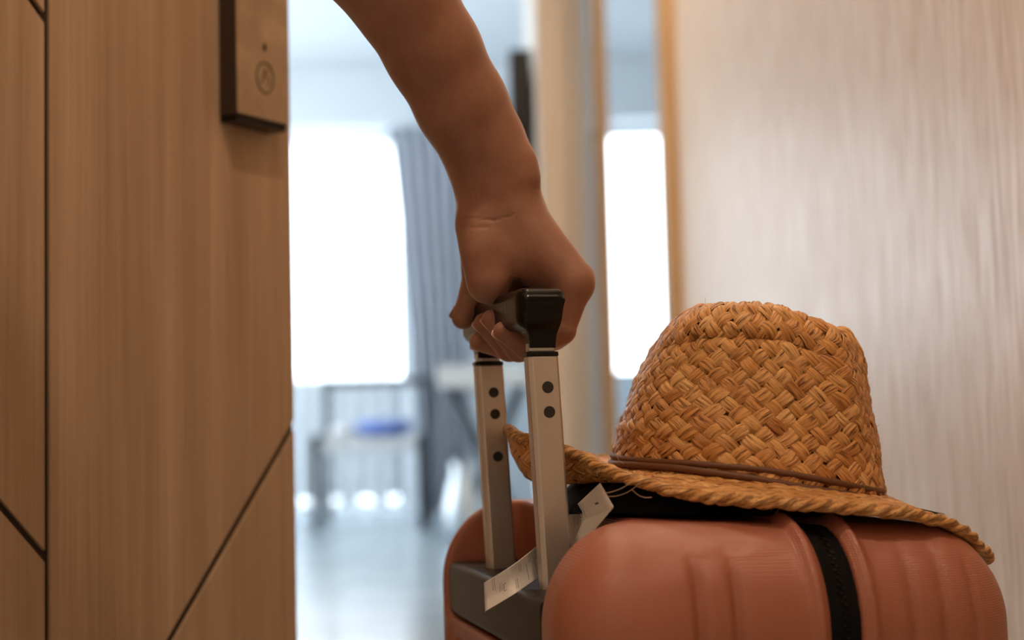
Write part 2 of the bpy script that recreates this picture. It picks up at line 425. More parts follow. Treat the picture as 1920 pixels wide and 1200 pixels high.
wb = lumpy('towel', (-.90, YC - .08, .50), (.06, .12, .034), 'paper', seed=6); tag(wb, 'rolled white towel beside the blue cloth on the armchair', 'towel')
# side table with crossed legs
YT = 6.6
tb = thing('folding_table', 'small table with pale top and dark crossed legs beside the drape', 'table', (-.17, YT, 0))
MB().box((-.18, -.25, .70), (.26, .25, .80)).build('tabletop', 'seat_cloth', tb, bevel=.008)
for y in (-.2, .2):
    for sgn in (-1, 1): MB().tube([(-.15 * sgn + .04, y + .012 * sgn, .01), (.17 * sgn + .04, y + .012 * sgn, .705)], .024, 10).build('leg', 'dark_metal', tb, True)
MB().tube([(.04, -.2, .36), (.04, .2, .36)], .01, 10).build('crossbar', 'dark_metal', tb, True)
vz = thing('floor_vase', 'shiny silver vase standing on the floor under the crossed-leg table', 'vase', (-.245, YT - .35, 0))
prof = [(0, .05), (.05, .075), (.16, .085), (.26, .06), (.32, .04), (.36, .055)]
vb = MB(); vb.tube([(0, 0, z) for z, _ in prof], [r for _, r in prof], 24); vb.build('vase_body', 'chrome', vz, True)

# ceiling downlights; the last is an addition that brightens the wallpaper
for i, (loc, pw) in enumerate(LAMPS):
    dl = thing('downlight', ['round recessed ceiling light above the suitcase', 'round recessed ceiling light by the front wall', 'round recessed ceiling light where the corridor meets the room', 'added, unseen ceiling light that brightens the papered corridor wall'][i], 'ceiling light', (loc[0], loc[1], 2.4), 0, 'recessed ceiling lights')
    rb = MB(); k = 32
    for r_, z_ in ((.058, -.003), (.075, -.003), (.075, 0), (.058, 0)): rb.v += [(r_ * math.cos(2 * math.pi * j / k), r_ * math.sin(2 * math.pi * j / k), z_) for j in range(k)]
    for a in range(4):
        for j in range(k): b = (a + 1) % 4; rb.f.append((a * k + j, a * k + (j + 1) % k, b * k + (j + 1) % k, b * k + j))
    rg = rb.build('ring', 'lamp_white', dl, True)
    disc((0, 0, -.0015), (0, 0, 1), .058, .002, 32).build('diffuser', 'lamp_glow', rg)

# ------------------------------------------------------------------ the door on the left, ajar, with inlaid grooves
dang = math.radians(31.6)
DD = np.array([-math.sin(dang), -math.cos(dang)])          # from free edge towards hinge
DN = np.array([math.cos(dang), -math.sin(dang)])           # out of the face towards the corridor
E0 = at(552, 790, 1.22)[:2]
def dp(p, d): s, z = p; q = E0 + DD * s + DN * d; return (q[0], q[1], z)
def ray_door(x, y):
    d = F * FPX + R * (x - 960) - U * (y - 600); n = np.array([DN[0], DN[1], 0]); e = np.array([E0[0], E0[1], 0])
    t = ((e - CAMP) @ n) / (d @ n); q = CAMP + d * t; s = (q[:2] - E0) @ DD; return np.array([s, q[2]])
dr = bpy.data.objects.new('door_1', None); COL.objects.link(dr); struct(dr, 'light brown wooden door standing ajar with dark inlaid diagonal grooves')
DW = .84; Z0, Z1 = .008, 2.08
MB().prism([(0.0, Z0), (DW, Z0), (DW, Z1), (0.0, Z1)], dp, -.038, -.0035).build('door_core', 'door_groove', dr)
MB().prism([(-.0015, Z0), (.004, Z0), (.004, Z1), (-.0015, Z1)], dp, -.039, -.0036).build('edge_strip', 'door_wood', dr)
sg = (ray_door(85, 0)[0] + ray_door(93, 1200)[0]) / 2; gw = .0046
def line(p, q): 
    (x0, z0), (x1, z1) = p, q; return lambda s: z0 + (z1 - z0) * (s - x0) / (x1 - x0)
LA = line(ray_door(552, 797), ray_door(320, 1200)); LB = line(ray_door(0, 945), ray_door(90, 1050)); LC = line(ray_door(60, 0), ray_door(87, 38))
def panel(poly):
    o = MB().prism(poly, dp, -.0035, 0).build('panel', 'door_wood', dr, bevel=.0006, seg=2); return o
sA = sg - gw / 2
zz = .0050
panel([(0, LA(0) + zz), (sA, LA(sA) + zz), (sA, Z1), (0, Z1)])
panel([(0, Z0), (sA, Z0), (sA, LA(sA) - zz), (0, LA(0) - zz)])
sB = sg + gw / 2; zb = .0040
panel([(sB, Z0), (DW, Z0), (DW, min(LB(DW) - zb, Z1)), (sB, LB(sB) - zb)])
panel([(sB, LB(sB) + zb), (DW, LB(DW) + zb), (DW, LC(DW) - zb), (sB, LC(sB) - zb)])
panel([(sB, LC(sB) + zb), (DW, LC(DW) + zb), (DW, Z1), (sB, Z1)])
# reader plate: front face corners measured on a plane .02 in front of the door
dep = .021
def ray_door_off(x, y, off):
    d = F * FPX + R * (x - 960) - U * (y - 600); n = np.array([DN[0], DN[1], 0]); e = np.array([*(E0 + DN * off), 0])
    t = ((e - CAMP) @ n) / (d @ n); q = CAMP + d * t; s = (q[:2] - E0) @ DD; return np.array([s, q[2]])
pl_, pr_ = ray_door_off(446, 214, dep), ray_door_off(541, 236, dep)
zl = (pl_[1] + pr_[1]) / 2; s1, s0 = pl_[0], pr_[0]
lk = MB().prism([(s0, zl + .0006), (s1, zl + .0006), (s1, zl + .30), (s0, zl + .30)], dp, 0.0005, dep - .0012).build('card_lock', 'lock_side', dr, bevel=.001, seg=2); lk['label'] = 'bronze card-reader lock with dark sides'
MB().prism([(s0, zl + .0012), (s1, zl + .0012), (s1, zl + .2995), (s0, zl + .2995)], dp, dep - .0012, dep).build('lock_face', 'lock', lk, bevel=.0005, seg=2)['label'] = 'light bronze face of the card-reader lock'
MB().prism([(s0 + .001, zl - .0048), (s1 - .001, zl - .0048), (s1 - .001, zl + .0006), (s0 + .001, zl + .0006)], dp, .0006, dep - .002).build('lock_slot', 'black', lk)
cc = ray_door_off(497, 146, dep)
ring = MB(); pts = [dp((cc[0] + .0105 * math.cos(a), cc[1] + .0105 * math.sin(a) * 1.25), dep + .0002) for a in np.linspace(0, 2 * math.pi, 40, endpoint=False)]
ring.tube(pts, .0007, 6, True).build('reader_ring', 'lock_side', lk, True)
def stroke(pp_, r=.0006): return MB().tube([dp((cc[0] - a * .001, cc[1] + b * .001), dep + .0002) for a, b in pp_], r, 6)
stroke([(-3, -5), (-3, 1), (-1, 5), (0, 7), (1, 5), (1, 1), (4, 0), (5, -3), (3, -7)]).build('reader_icon', 'lock_side', lk, True)
stroke([(-1.5, 24), (-1.5, 28), (0, 30), (1.0, 27), (0, 23)], .0008).build('keyhole_mark', 'lock_side', lk, True)

# ------------------------------------------------------------------ the suitcase
SA = math.atan(.277); T_ = np.array([math.cos(SA), math.sin(SA), 0]); W_ = np.array([-math.sin(SA), math.cos(SA), 0])
SO = np.array([.0054, .9126, 0])
def sw(u, v, z): return SO + T_ * u + W_ * v + np.array([0, 0, z])
case = thing('suitcase', 'rose-brown hard-shell suitcase with black zip and raised metal pull handle', 'suitcase', tuple(SO), SA)
UB, UF, VN, VF, ZB, ZT = -.027, .252, -.185, .172, .045, .490
ZIP = .129
def body(P):
    zt = ZT - .0072 * np.clip((P[:, 0] - .03) / .17, 0, 1.2)
    Q = P.copy(); Q[:, 2] = P[:, 2] + (ZT - zt) * np.clip((P[:, 2] - .2) / .25, 0, 1)
    return rbox(Q, ((UB + UF) / 2, (VN + VF) / 2, (ZT + ZB) / 2), ((UF - UB) / 2, (VF - VN) / 2, (ZT - ZB) / 2), (.052, .045, .058))
def groove(P, u0, vside, ztop, wd, dp_):
    du = (P[:, 0] - u0) / wd; fall = np.exp(-du * du); tz = 1 / (1 + np.exp((P[:, 2] - ztop) / .005)); side = (np.sign(P[:, 1]) == vside)
    return dp_ * fall * tz * side
def shell_detail(P, d):
    d = d - .0044 * np.exp(-((P[:, 0] - (ZIP - .016)) / .0042) ** 2) - .0044 * np.exp(-((P[:, 0] - (ZIP + .0155)) / .0042) ** 2)
    for u0 in (.044, .066): d = d + groove(P, u0, -1, .462, .0038, .0042)
    for u0 in (.172, .192, .212): d = d + groove(P, u0, -1, .462, .0040, .0022)
    return d
def back_shell(P):
    d = shell_detail(P, body(P)); d = smax(d, P[:, 0] - (ZIP - .0095), .002)
    notch = rbox(P, (-.03, .004, .535), (.062, .122, .127), (.016, .022, .012)); d = smax(d, -notch, .006)
    # lower back panel: sunk field with upright flutes
    pan = rbox(P, (-.03, .004, .22), (.008, .122, .185), (.005, .02, .03)); d = smax(d, -pan, .004)
    fl = np.where((np.abs(P[:, 1] - .004) < .1) & (P[:, 2] < .395) & (P[:, 2] > .08) & (P[:, 0] < .01), .0018 * np.cos(P[:, 1] * 2 * math.pi / .016), 0)
    rb_ = np.where((P[:, 1] > .1) & (P[:, 2] > .44) & (P[:, 0] < .035) & (P[:, 1] < .145), .0005 * np.cos(P[:, 2] * 2 * math.pi / .0036), 0)
    return d + fl
def front_shell(P):
    d = shell_detail(P, body(P)); return smax(d, (ZIP + .0095) - P[:, 0], .002)
def split_by(fn, mn, mx): return fn
sdf_mesh('back_shell', back_shell, (UB - .008, VN - .01, ZB - .01), (ZIP + .004, VF + .012, ZT + .01), .0019, 'shell', case)
sdf_mesh('front_shell', front_shell, (ZIP - .004, VN - .01, ZB - .01), (UF + .008, VF + .012, ZT + .01), .0022, 'shell', case)
def zipb(P): d = body(P) + .0012; return smax(d, np.abs(P[:, 0] - ZIP) - .0105, .001)
ztape = sdf_mesh('zip_tape', zipb, (ZIP - .02, VN - .01, ZB - .01), (ZIP + .02, VF + .01, ZT + .01), .0025, 'black_cloth', case)
# zip teeth along the centre line of the tape
def zip_path():
    pts = []; 
    for a in np.linspace(0, 2 * math.pi, 900, endpoint=False):
        c = np.array([ZIP, (VN + VF) / 2, (ZT + ZB) / 2]); d = np.array([0, math.cos(a), math.sin(a)]); pts.append((c, d))
    c = np.array([p[0] for p in pts]); d = np.array([p[1] for p in pts]); lo_ = np.zeros(len(pts)); hi_ = np.full(len(pts), .5)
    for _ in range(40):
        mi = (lo_ + hi_) / 2; f = body(c + d * mi[:, None]) + .0012; lo_ = np.where(f < 0, mi, lo_); hi_ = np.where(f < 0, hi_, mi)
    return c + d * lo_[:, None]
zp = zip_path(); seglen = np.linalg.norm(np.diff(np.vstack([zp, zp[:1]]), axis=0), axis=1); cum = np.concatenate([[0], seglen.cumsum()]); zb_ = MB()
cz = np.vstack([zp, zp[:1]])
for k, s_ in enumerate(np.arange(0, cum[-1], .0022)):
    q = np.array([np.interp(s_, cum, cz[:, i]) for i in range(3)]); q2 = np.array([np.interp(s_ + .001, cum, cz[:, i]) for i in range(3)])
    tdir = (q2 - q); tdir /= np.linalg.norm(tdir) + 1e-9; nrm = np.cross([1, 0, 0], tdir); sgn = 1 if k % 2 else -1
    n0 = len(zb_.v)
    for a in (-.5, .5):
        for b in (-.3, .9):
            for c2 in (-.5, .5): zb_.v.append(tuple(q + np.array([1, 0, 0]) * (.0009 * sgn + .0022 * c2) + tdir * .0014 * a - nrm * .0009 * b * (1 if np.dot(nrm, q - np.array([ZIP, 0, .27])) < 0 else -1)))
    zb_.f += [tuple(n0 + i for i in q4) for q4 in ((0, 1, 3, 2), (4, 6, 7, 5), (0, 4, 5, 1), (2, 3, 7, 6), (0, 2, 6, 4), (1, 5, 7, 3))]
zt_ = zb_.build('zip_teeth', 'black', ztape); zt_['kind'] = 'stuff'
# handle socket and telescopic poles
MB().box((-.0245, -.1165, .4095), (.0305, .1245, .447)).build('handle_socket', 'black_matte', case, bevel=.005, seg=4)
POLES = ((-.065, .0), (.065, .0))
def pole_poly(hw, hd, ch): return [(-hw, -hd + ch), (-hw + ch, -hd), (hw - ch * .6, -hd), (hw, -hd + ch * .6), (hw, hd - ch), (hw - ch, hd), (-hw + ch, hd), (-hw, hd - ch)]
ZP0, ZP1, LEAN = .440, .5875, -.006
def pl_fn(v0): return lambda p, z: (p[0] + LEAN * (z - .447) / .14, p[1] + v0, z)
for v0, _ in POLES:
    po = MB().prism(pole_poly(.0097, .0068, .0026), pl_fn(v0), ZP0, ZP1).build('pole', 'alu', case, bevel=.0007, seg=2)
    MB().prism(pole_poly(.0100, .0071, .0026), pl_fn(v0), ZP1, ZP1 + .0028).build('pole_collar', 'black', po, bevel=.0006, seg=2)
    MB().prism(pole_poly(.0082, .0055, .0022), pl_fn(v0), ZP1 + .0028, ZP1 + .008).build('inner_pole', 'chrome', po, bevel=.0005, seg=2)
    for zb2, mt in ((.5685, 'rubber'), (.5535, 'rubber')) + (((.524, 'dark_metal'),) if v0 > 0 else ()):
        x = LEAN * (zb2 - .447) / .14 + .0012
        b_ = disc((x, v0 - .0068, zb2), (0, 1, 0), .0036, .0006).build('pole_button', mt, po)
def grip(P):
    L0 = LEAN
    c = np.array([L0 - .002, 0, .6185])
    bar = rbox(P, (c[0] - .0005, 0, .6168), (.0140, .0775, .0122), (.0065, .009, .0070))
    lid = rbox(P, (c[0] + .0005, 0, .6245), (.0150, .0790, .0045), (.006, .009, .0035)); bar = smin(bar, lid, .0015)
    d = bar
    for v0 in (-.065, .065):
        q = P - np.array([L0, v0, .602]); k = np.clip((P[:, 2] - .590) / .028, 0, 1)
        hw = .0082 + .003 * k ** 2; hd = .0062 + .007 * k ** 3
        nd = np.maximum(np.maximum(np.abs(q[:, 0]) - hw, np.abs(q[:, 1]) - hd), np.maximum(P[:, 2] - .62, .5925 - P[:, 2]))
        d = smin(d, nd, .009)
    return d
sdf_mesh('grip', grip, (-.03, -.086, .585), (.02, .086, .636), .0009, 'black', case)
for u, v in ((.02, -.14), (.02, .13), (.21, -.14), (.21, .13)):
    wf = MB().box((u - .012, v - .014, .018), (u + .012, v + .014, .056)).build('wheel_fork', 'black_matte', case, bevel=.004)
    disc((u, v - .01, .02), (0, 1, 0), .02, .011).build('wheel', 'rubber', wf, bevel=.002)
    disc((u, v + .01, .02), (0, 1, 0), .02, .011).build('wheel', 'rubber', wf, bevel=.002)
# side carry handle stub on top hidden under the hat
MB().box((.04, -.06, .488), (.062, .07, .4945)).build('top_handle', 'black_matte', case, bevel=.003)

# ------------------------------------------------------------------ black cloth under the hat
def zin(X): return np.interp(X, [-.01, .0, .03, .06, .1, .15, .2, .235, .265, .285, .32], [.519, .519, .519, .518, .5145, .5075, .4995, .4935, .483, .470, .452])
n = 60; vs = []; fs = []
rs = np.random.default_rng(5)
def fold(x, y): return .0022 * math.sin(90 * x + 60 * y + 1) + .0016 * math.sin(-140 * x + 110 * y) + .001 * math.sin(260 * y + 40 * x)
for side in (0, 1):
    for j in range(n + 1):
        for i in range(n + 1):
            u = i / n; v = j / n; x = .031 + .222 * u; y = .802 + .045 * math.exp(-((x - .03) / .035) ** 2) + .15 * v + .005 * math.sin(9 * u) + .08 * x
            e_ = min(1, min(u, 1 - u, v, 1 - v) * 9) ** .5; bot = .4912 - .0045 * min(1, max(0, (x - .12) / .1)); top = max(bot + .0008, bot + (float(zin(x + .012)) - .009 - bot) * e_ + fold(x, y) * e_)
            vs.append((x, y, top if side == 0 else bot))
for side in (0, 1):
    for j in range(n):
        for i in range(n):
            a = side * (n + 1) ** 2 + j * (n + 1) + i; q = (a, a + 1, a + n + 2, a + n + 1); fs.append(q if side == 0 else q[::-1])
bc = link_mesh('black_garment', vs, fs, 'black_cloth', None, True); tag(bc, 'folded black cloth between the straw hat and the suitcase top', 'cloth')

# ------------------------------------------------------------------ the straw hat
HC = np.array([.155, .93])
hat = thing('straw_hat', 'braided natural straw fedora with thin brown band on the suitcase', 'hat', (0, 0, 0))
def angd(a, b): return (a - b + math.pi) % (2 * math.pi) - math.pi
ETH = [-3.1416, -2.89, -2.65, -2.33, -2.09, -1.96, -1.75, -1.53, -1.31, -1.08, -.88, -.75, -.64, -.4, 0, .5, 1.0, 1.57, 2.2, 2.7, 3.1416]
EZ = [.5430, .5370, .5275, .5170, .5090, .5045, .4995, .4965, .4945, .4915, .4835, .4760, .4660, .4560, .4530, .4640, .4850, .5020, .5180, .5340, .5430]
def brim(th, r):
    """r 0 at crown, 1 at edge -> xyz"""
    ra = .0865; rb_ = .097
    th = np.asarray(th, float); r = np.asarray(r, float)
    ri = ra * rb_ / np.sqrt((rb_ * np.cos(th)) ** 2 + (ra * np.sin(th)) ** 2)
    ro = .160 - .022 * np.exp(-(angd(th, -math.pi / 2) / .8) ** 2) - .020 * np.exp(-(angd(th, -2.62) / .30) ** 2) - .012 * np.exp(-(angd(th, -.1) / .5) ** 2)
    lift = np.exp(-(angd(th, -2.95) / .85) ** 2); rq = r * (1 - lift) + np.interp(r, [-.1, 0, .6, .8, 1], [-.1, 0, .86, .97, 1.0]) * lift
    rr = ri + (ro - ri) * rq; x = HC[0] + rr * np.cos(th); y = HC[1] + rr * np.sin(th)
    zi = zin(HC[0] + ri * np.cos(th)); ze = np.interp(angd(th, 0), ETH, EZ)
    lift = np.exp(-(angd(th, -2.95) / .85) ** 2); rc = np.clip(r, 0, 1)
    pr = rc ** 1.2 * (1 - lift) + np.clip((rc - .55) / .45, 0, 1) ** 1.2 * lift
    z = zi + (ze - zi) * pr - .0075 * lift * np.sin(np.clip(rc / .95, 0, 1) * math.pi) + .0009 * np.sin(7 * th) * r
    return np.stack([x, y, z], -1)
KS = [0, .30, .60, .80, .90, .955, 1.0, 1.06, 1.2, 1.4]
def crown(th, s):
    """s: 0 base .. 1 rim .. 1.4 centre of top"""
    s = np.asarray(s, float); th = np.asarray(th, float)
    k = np.interp(s, KS, [1, .965, .915, .865, .83, .79, .71, .60, .40, .05])
    hgt = np.interp(s, KS, [0, .305, .61, .80, .895, .955, .985, .975, .90, .86])
    right = np.clip(np.cos(th), -1, 1)
    kl = np.interp(s, KS, [1, .965, .815, .70, .61, .52, .43, .34, .22, .05])
    kr = .92 * np.interp(s, [0, .06] + KS[1:], [.93, .98, 1.0, .97, .94, .91, .85, .77, .6, .4, .05])
    w = (1 + right) / 2; kx = kl * (1 - w) + kr * w
    ax = .0885 * kx; ay = .0985 * k
    n_ = 2.3; c, sn = np.cos(th), np.sin(th); rad = (np.abs(c) ** n_ + np.abs(sn) ** n_) ** (-1 / n_)
    cx = HC[0] + .001
    x = cx + ax * c * rad; y = HC[1] + ay * sn * rad
    xt = np.interp(x, [.06, .09, .12, .14, .165, .18, .195, .211, .222, .231, .24], [.605, .6165, .6235, .6235, .6215, .6150, .6095, .6065, .6105, .6065, .598]) - .0045
    dent = .8 * np.exp(-(angd(th, -.45) / .28) ** 2) + .4 * np.exp(-(angd(th, .55) / .3) ** 2)
    z0 = zin(x) - .002 - .0025 * np.clip((x - .14) / .08, 0, 1)
    z = z0 + (xt - z0) * hgt
    pin = .011 * dent * np.clip(s, 0, 1.0) ** .7
    cr = (-.0022 * np.exp(-((s - .79) / .025) ** 2) + .0012 * np.exp(-((s - .86) / .05) ** 2)) * np.exp(-(angd(th, -1.9) / .95) ** 4) + .0030 * np.exp(-((s - .08) / .1) ** 2) * (.3 + .7 * np.clip(right, 0, 1)) + .0016 * np.sin(3 * th + 6 * s) * np.sin(5 * s)
    corner = .006 * np.exp(-(angd(th, -.98) / .15) ** 2) * np.clip(s * 1.4, 0, 1)
    off = cr - pin + corner
    x = x + off * c; y = y + off * sn
    return np.stack([x, y, z], -1)

def pads(name, surf, P_, Q_, nu, rows, t0, to_s, wind, rise, seed, flip=1, sizef=None, off0=.0):
    """real woven strands: every visible crossing is one bowed strip on the surface surf(th, s)
       to_s(row coordinate) -> s ; nu columns around (even)"""
    rs = np.random.default_rng(seed); NL, NW = 8, 8; V_ = []; Fc = []; UVs = []; TN = []
    la = np.linspace(-1, 1, NL + 1); lb = np.linspace(-1, 1, NW + 1); AA, BB = np.meshgrid(la, lb, indexing='ij')
    dth = 2 * math.pi / nu
    base = 0
    for j in range(rows):
        for i in range(nu):
            if (i + j) % 2: continue
            A = 1 if i % 2 == 0 else -1
            ln = .90 + rs.uniform(-.10, .16); wd = .53 + rs.uniform(-.08, .06); sk = rs.uniform(-.13, .13); jx, jy = rs.normal(0, .05, 2)
            bend = rs.uniform(-.2, .2)
            al = AA * ln; be = BB * wd * (1 - .42 * np.abs(AA) ** 2.5) + sk * AA * .5 + bend * (AA ** 2)
            # strand direction in (column, row) space: along (1, A), across (1, -A)
            ci = i + al + be + jx; rj = j + A * (al - be) + jy
            s_ = to_s(rj + wind * ci / nu)
            th = t0 + ci * dth
            p0 = surf(th, s_); e = 1e-3
            du = surf(th + e, s_) - p0; dv = surf(th, s_ + e) - p0; nn = np.cross(du, dv) * flip; nn /= np.linalg.norm(nn, axis=-1, keepdims=True) + 1e-12
            hh = rise * (rs.uniform(.85, 1.25))
            nr = rs.integers(2, 5); ph = rs.uniform(0, 6)
            prof = np.cos(AA * math.pi / 2 * .98) ** .75 * 1.25 - .45 + .50 * (1 - BB ** 2) ** .6 + .12 * np.cos(BB * nr * math.pi + ph) * (1 - BB ** 2)
            prof = prof + rs.uniform(-.25, .25) * BB
            pt = p0 + nn * (off0 + hh * prof)[..., None]
            V_.append(pt.reshape(-1, 3)); ox, oy = rs.uniform(0, 50, 2)
            UVs.append(np.stack([AA * 1.0 + ox, BB * .55 + oy], -1).reshape(-1, 2))
            tn = float(np.clip(rs.normal(.5, .2), 0, 1)); TN.append(np.full(AA.size, tn))
            idx = np.arange((NL + 1) * (NW + 1)).reshape(NL + 1, NW + 1) + base
            q = np.stack([idx[:-1, :-1], idx[1:, :-1], idx[1:, 1:], idx[:-1, 1:]], -1).reshape(-1, 4)
            if flip < 0: q = q[:, ::-1]
            Fc.append(q); base += AA.size
    o = link_mesh(name, np.concatenate(V_), np.concatenate(Fc), 'straw', crn if name[0] == 'c' else brm, True, uvs=np.concatenate(UVs), tone=np.concatenate(TN)); o['kind'] = 'stuff'
    return o
def skin_surf(name, surf, nt, ns, s0, s1, off, mat, flip=1):
    th = np.linspace(0, 2 * math.pi, nt, endpoint=False); s = np.linspace(s0, s1, ns); TH, SS = np.meshgrid(th, s, indexing='ij')
    p0 = surf(TH, SS); e = 1e-3; nn = np.cross(surf(TH + e, SS) - p0, surf(TH, SS + e) - p0); nn /= np.linalg.norm(nn, axis=-1, keepdims=True) + 1e-12
    p = (p0 + nn * off).reshape(-1, 3); idx = np.arange(nt * ns).reshape(nt, ns); nx = np.roll(idx, -1, 0)
    q = np.stack([idx[:, :-1], nx[:, :-1], nx[:, 1:], idx[:, 1:]], -1).reshape(-1, 4); return link_mesh(name, p, q, mat, hat, True)
crn = skin_surf('crown', crown, 160, 60, -.02, 1.4, -.0008, 'straw_under')
brm = skin_surf('brim', brim, 160, 24, -.05, 1, .0, 'straw_under')
pads('crown_braid', crown, 0, 0, 74, 27, .05, lambda r: np.clip(-.02 + r * .0525, -.03, 1.38), 2.0, .0022, 11)
pads('brim_braid', brim, 0, 0, 110, 13, .02, lambda r: np.clip(r * .083, 0, 1.0), 0.0, .0012, 12, flip=-1, off0=.0006)
pads('brim_underside_braid', brim, 0, 0, 110, 13, .05, lambda r: np.clip(r * .083, 0, 1.0), 0.0, .0012, 13, flip=1, off0=.0006)
# plaited rope round the brim's edge: three strands twisting about each other
nE = 900; ths = np.linspace(0, 2 * math.pi, nE, endpoint=False)
cen = brim(ths, np.ones(nE)) + 0; tw = 26
for k in range(3):
    nseg = 10; vv = []; uvs = []; tn = []
    tng = np.roll(cen, -1, 0) - np.roll(cen, 1, 0); tng /= np.linalg.norm(tng, axis=1, keepdims=True)
    upv = np.array([0, 0, 1.0]); sx = np.cross(tng, upv); sx /= np.linalg.norm(sx, axis=1, keepdims=True); sz = np.cross(sx, tng)
    a = ths * tw + k * 2 * math.pi / 3 + .25 * np.sin(ths * 17)
    c2 = cen + sx * (np.cos(a) * .0020)[:, None] + sz * (np.sin(a) * .0017)[:, None]
    rr = .0023 + .0004 * np.sin(ths * 61 + k * 2)
    fs = []
    for j in range(nseg):
        b = 2 * math.pi * j / nseg + a; vv.append(c2 + sx * (np.cos(b) * rr)[:, None] + sz * (np.sin(b) * rr)[:, None])
        uvs.append(np.stack([ths * 60, np.full(nE, j / nseg * 2.2 + k * 7)], -1)); tn.append(.62 + .2 * np.sin(ths * 40 + k))
    vv = np.stack(vv, 1).reshape(-1, 3); uvs = np.stack(uvs, 1).reshape(-1, 2); tn = np.clip(np.stack(tn, 1).reshape(-1), 0, 1)
    idx = np.arange(nE * nseg).reshape(nE, nseg); q = np.stack([idx, np.roll(idx, -1, 0), np.roll(np.roll(idx, -1, 0), -1, 1), np.roll(idx, -1, 1)], -1).reshape(-1, 4)
    link_mesh('edge_strand', vv, q, 'straw', brm, True, uvs=uvs, tone=tn)
# brown band: two thin cords at the crown's foot
for k, (s_, rd) in enumerate(((.045, .0021), (.0, .0024))):
    th = np.linspace(0, 2 * math.pi, 220, endpoint=False); p = crown(th, np.full(220, s_ + .0)); c = np.stack([np.cos(th), np.sin(th), 0 * th], -1)
    p = p + c * (.0018 + .0010 * k) + np.array([0, 0, 1]) * (.0009 * np.sin(th * 3 + k * 2))[:, None] + np.array([0, 0, .0042])
    MB().tube([tuple(q) for q in p], rd, 8, True).build('hat_band', 'band', hat, True)
# loose straw fibres
fb = MB(); rs = np.random.default_rng(21)
def fibre(p, d, ln, curve, r=.00012):
    pts = []; d = np.array(d, float); p = np.array(p, float); c = np.array(curve, float)
    for i in range(7): pts.append(tuple(p)); p = p + d * ln / 6; d = d + c / 6; d = d / np.linalg.norm(d)
    fb.tube(pts, r, 4)
for i in range(170):
    th = rs.uniform(0, 2 * math.pi); s = rs.uniform(0, 1.1); p = crown(th, s); c = np.array([math.cos(th), math.sin(th), rs.uniform(-.3, 1)])
    fibre(p, c + rs.normal(0, .6, 3), rs.uniform(.003, .008), rs.normal(0, 1.2, 3))
for i in range(220):
    th = rs.uniform(0, 2 * math.pi); p = brim(th, rs.uniform(.8, 1)); c = np.array([math.cos(th), math.sin(th), rs.uniform(-.5, 1)])
    fibre(p, c + rs.normal(0, .7, 3), rs.uniform(.003, .007), rs.normal(0, 1.4, 3))
q0 = crown(3.6, .05); fibre(q0, (-1, 0, -.1), .030, (1.5, .2, 4), .00016)
fibre(at(1130, 925, .80), (1, .1, .1), .024, (.1, 0, .9), .00014); fibre(at(1140, 931, .80), (1, .1, .0), .024, (.1, 0, 1.2), .00012); fibre(at(1185, 918, .795), (1, .1, -1), .012, (.1, 0, 1.2), .00015)
fo = fb.build('loose_fibres', 'fibre', hat); fo['kind'] = 'stuff'

# ------------------------------------------------------------------ paper tag looped on the handle
tagp = thing('paper_tag', 'creased white paper luggage tag tucked behind the pull-handle pole', 'tag', (0, 0, 0))
ST = [((907, 1093), (909, 1147), .850), ((960, 1061), (968, 1112), .837), ((1005, 1026), (1012, 1082), .862), ((1045, 988), (1052, 1050), .878), ((1074, 953), (1082, 1015), .862), ((1125, 906), (1150, 950), .803)]
def strip(ST, nsub=8):
    tt = np.linspace(0, len(ST) - 1, (len(ST) - 1) * nsub + 1); arr = np.array([[a[0], a[1], b[0], b[1], y] for a, b, y in ST]); k = np.arange(len(ST))
    I = np.stack([np.interp(tt, k, arr[:, c]) for c in range(5)], -1)
    for _ in range(3): I[1:-1] = (I[:-2] + 2 * I[1:-1] + I[2:]) / 4
    return I
I = strip(ST); vs = []; fs = []; rows = 6
def tp(i, v, off=0):
    i = min(i, len(I) - 1.001); a = int(i); f_ = i - a; r_ = I[a] * (1 - f_) + I[a + 1] * f_
    x = r_[0] + (r_[2] - r_[0]) * v; y = r_[1] + (r_[3] - r_[1]) * v; return at(x, y, r_[4] + .0025 * math.sin(v * 3.1) - off)
nI = len(I)
for i in range(nI):
    for j in range(rows * 5 + 1):
        v = j / (rows * 5); p = tp(i, v)
        if i == 0 and j % 2: p = p + (tp(1, v) - p) * .12
        vs.append(tuple(p))
m_ = rows * 5 + 1
for i in range(nI - 1):
    for j in range(m_ - 1): a = i * m_ + j; fs.append((a, a + 1, a + m_ + 1, a + m_))
pt_ = link_mesh('tag_strip', vs, fs, 'paper', tagp, True); pt_.modifiers.new('s', 'SOLIDIFY').thickness = .00018
# folded-over lighter flap
fl = [at(1151, 951, .801), at(1098, 1014, .836), at(1074, 1020, .858), at(1094, 976, .838)]
fv = [tuple(p) for p in fl] + [tuple((fl[0] + fl[3]) / 2 + np.array([0, -.0015, 0]))]
fo2 = link_mesh('tag_fold', fv, [(0, 1, 4), (1, 2, 3), (1, 3, 4)], 'paper', tagp); fo2.modifiers.new('s', 'SOLIDIFY').thickness = .00018
ik = MB()
def mark(i0, v0, i1, v1, w):
    a, b = tp(i0, v0, .00035), tp(i1, v1, .00035); d = b - a; L = np.linalg.norm(d); d /= L; nrm = np.cross(d, [0, 1, 0]); nrm /= np.linalg.norm(nrm)
    n0 = len(ik.v); ik.v += [tuple(a - nrm * w), tuple(b - nrm * w), tuple(b + nrm * w), tuple(a + nrm * w)]; ik.f.append((n0, n0 + 1, n0 + 2, n0 + 3))
rs = np.random.default_rng(3)
for i0 in (12.3, 15.0): mark(i0, .25, i0 + .3, .85, .0001)
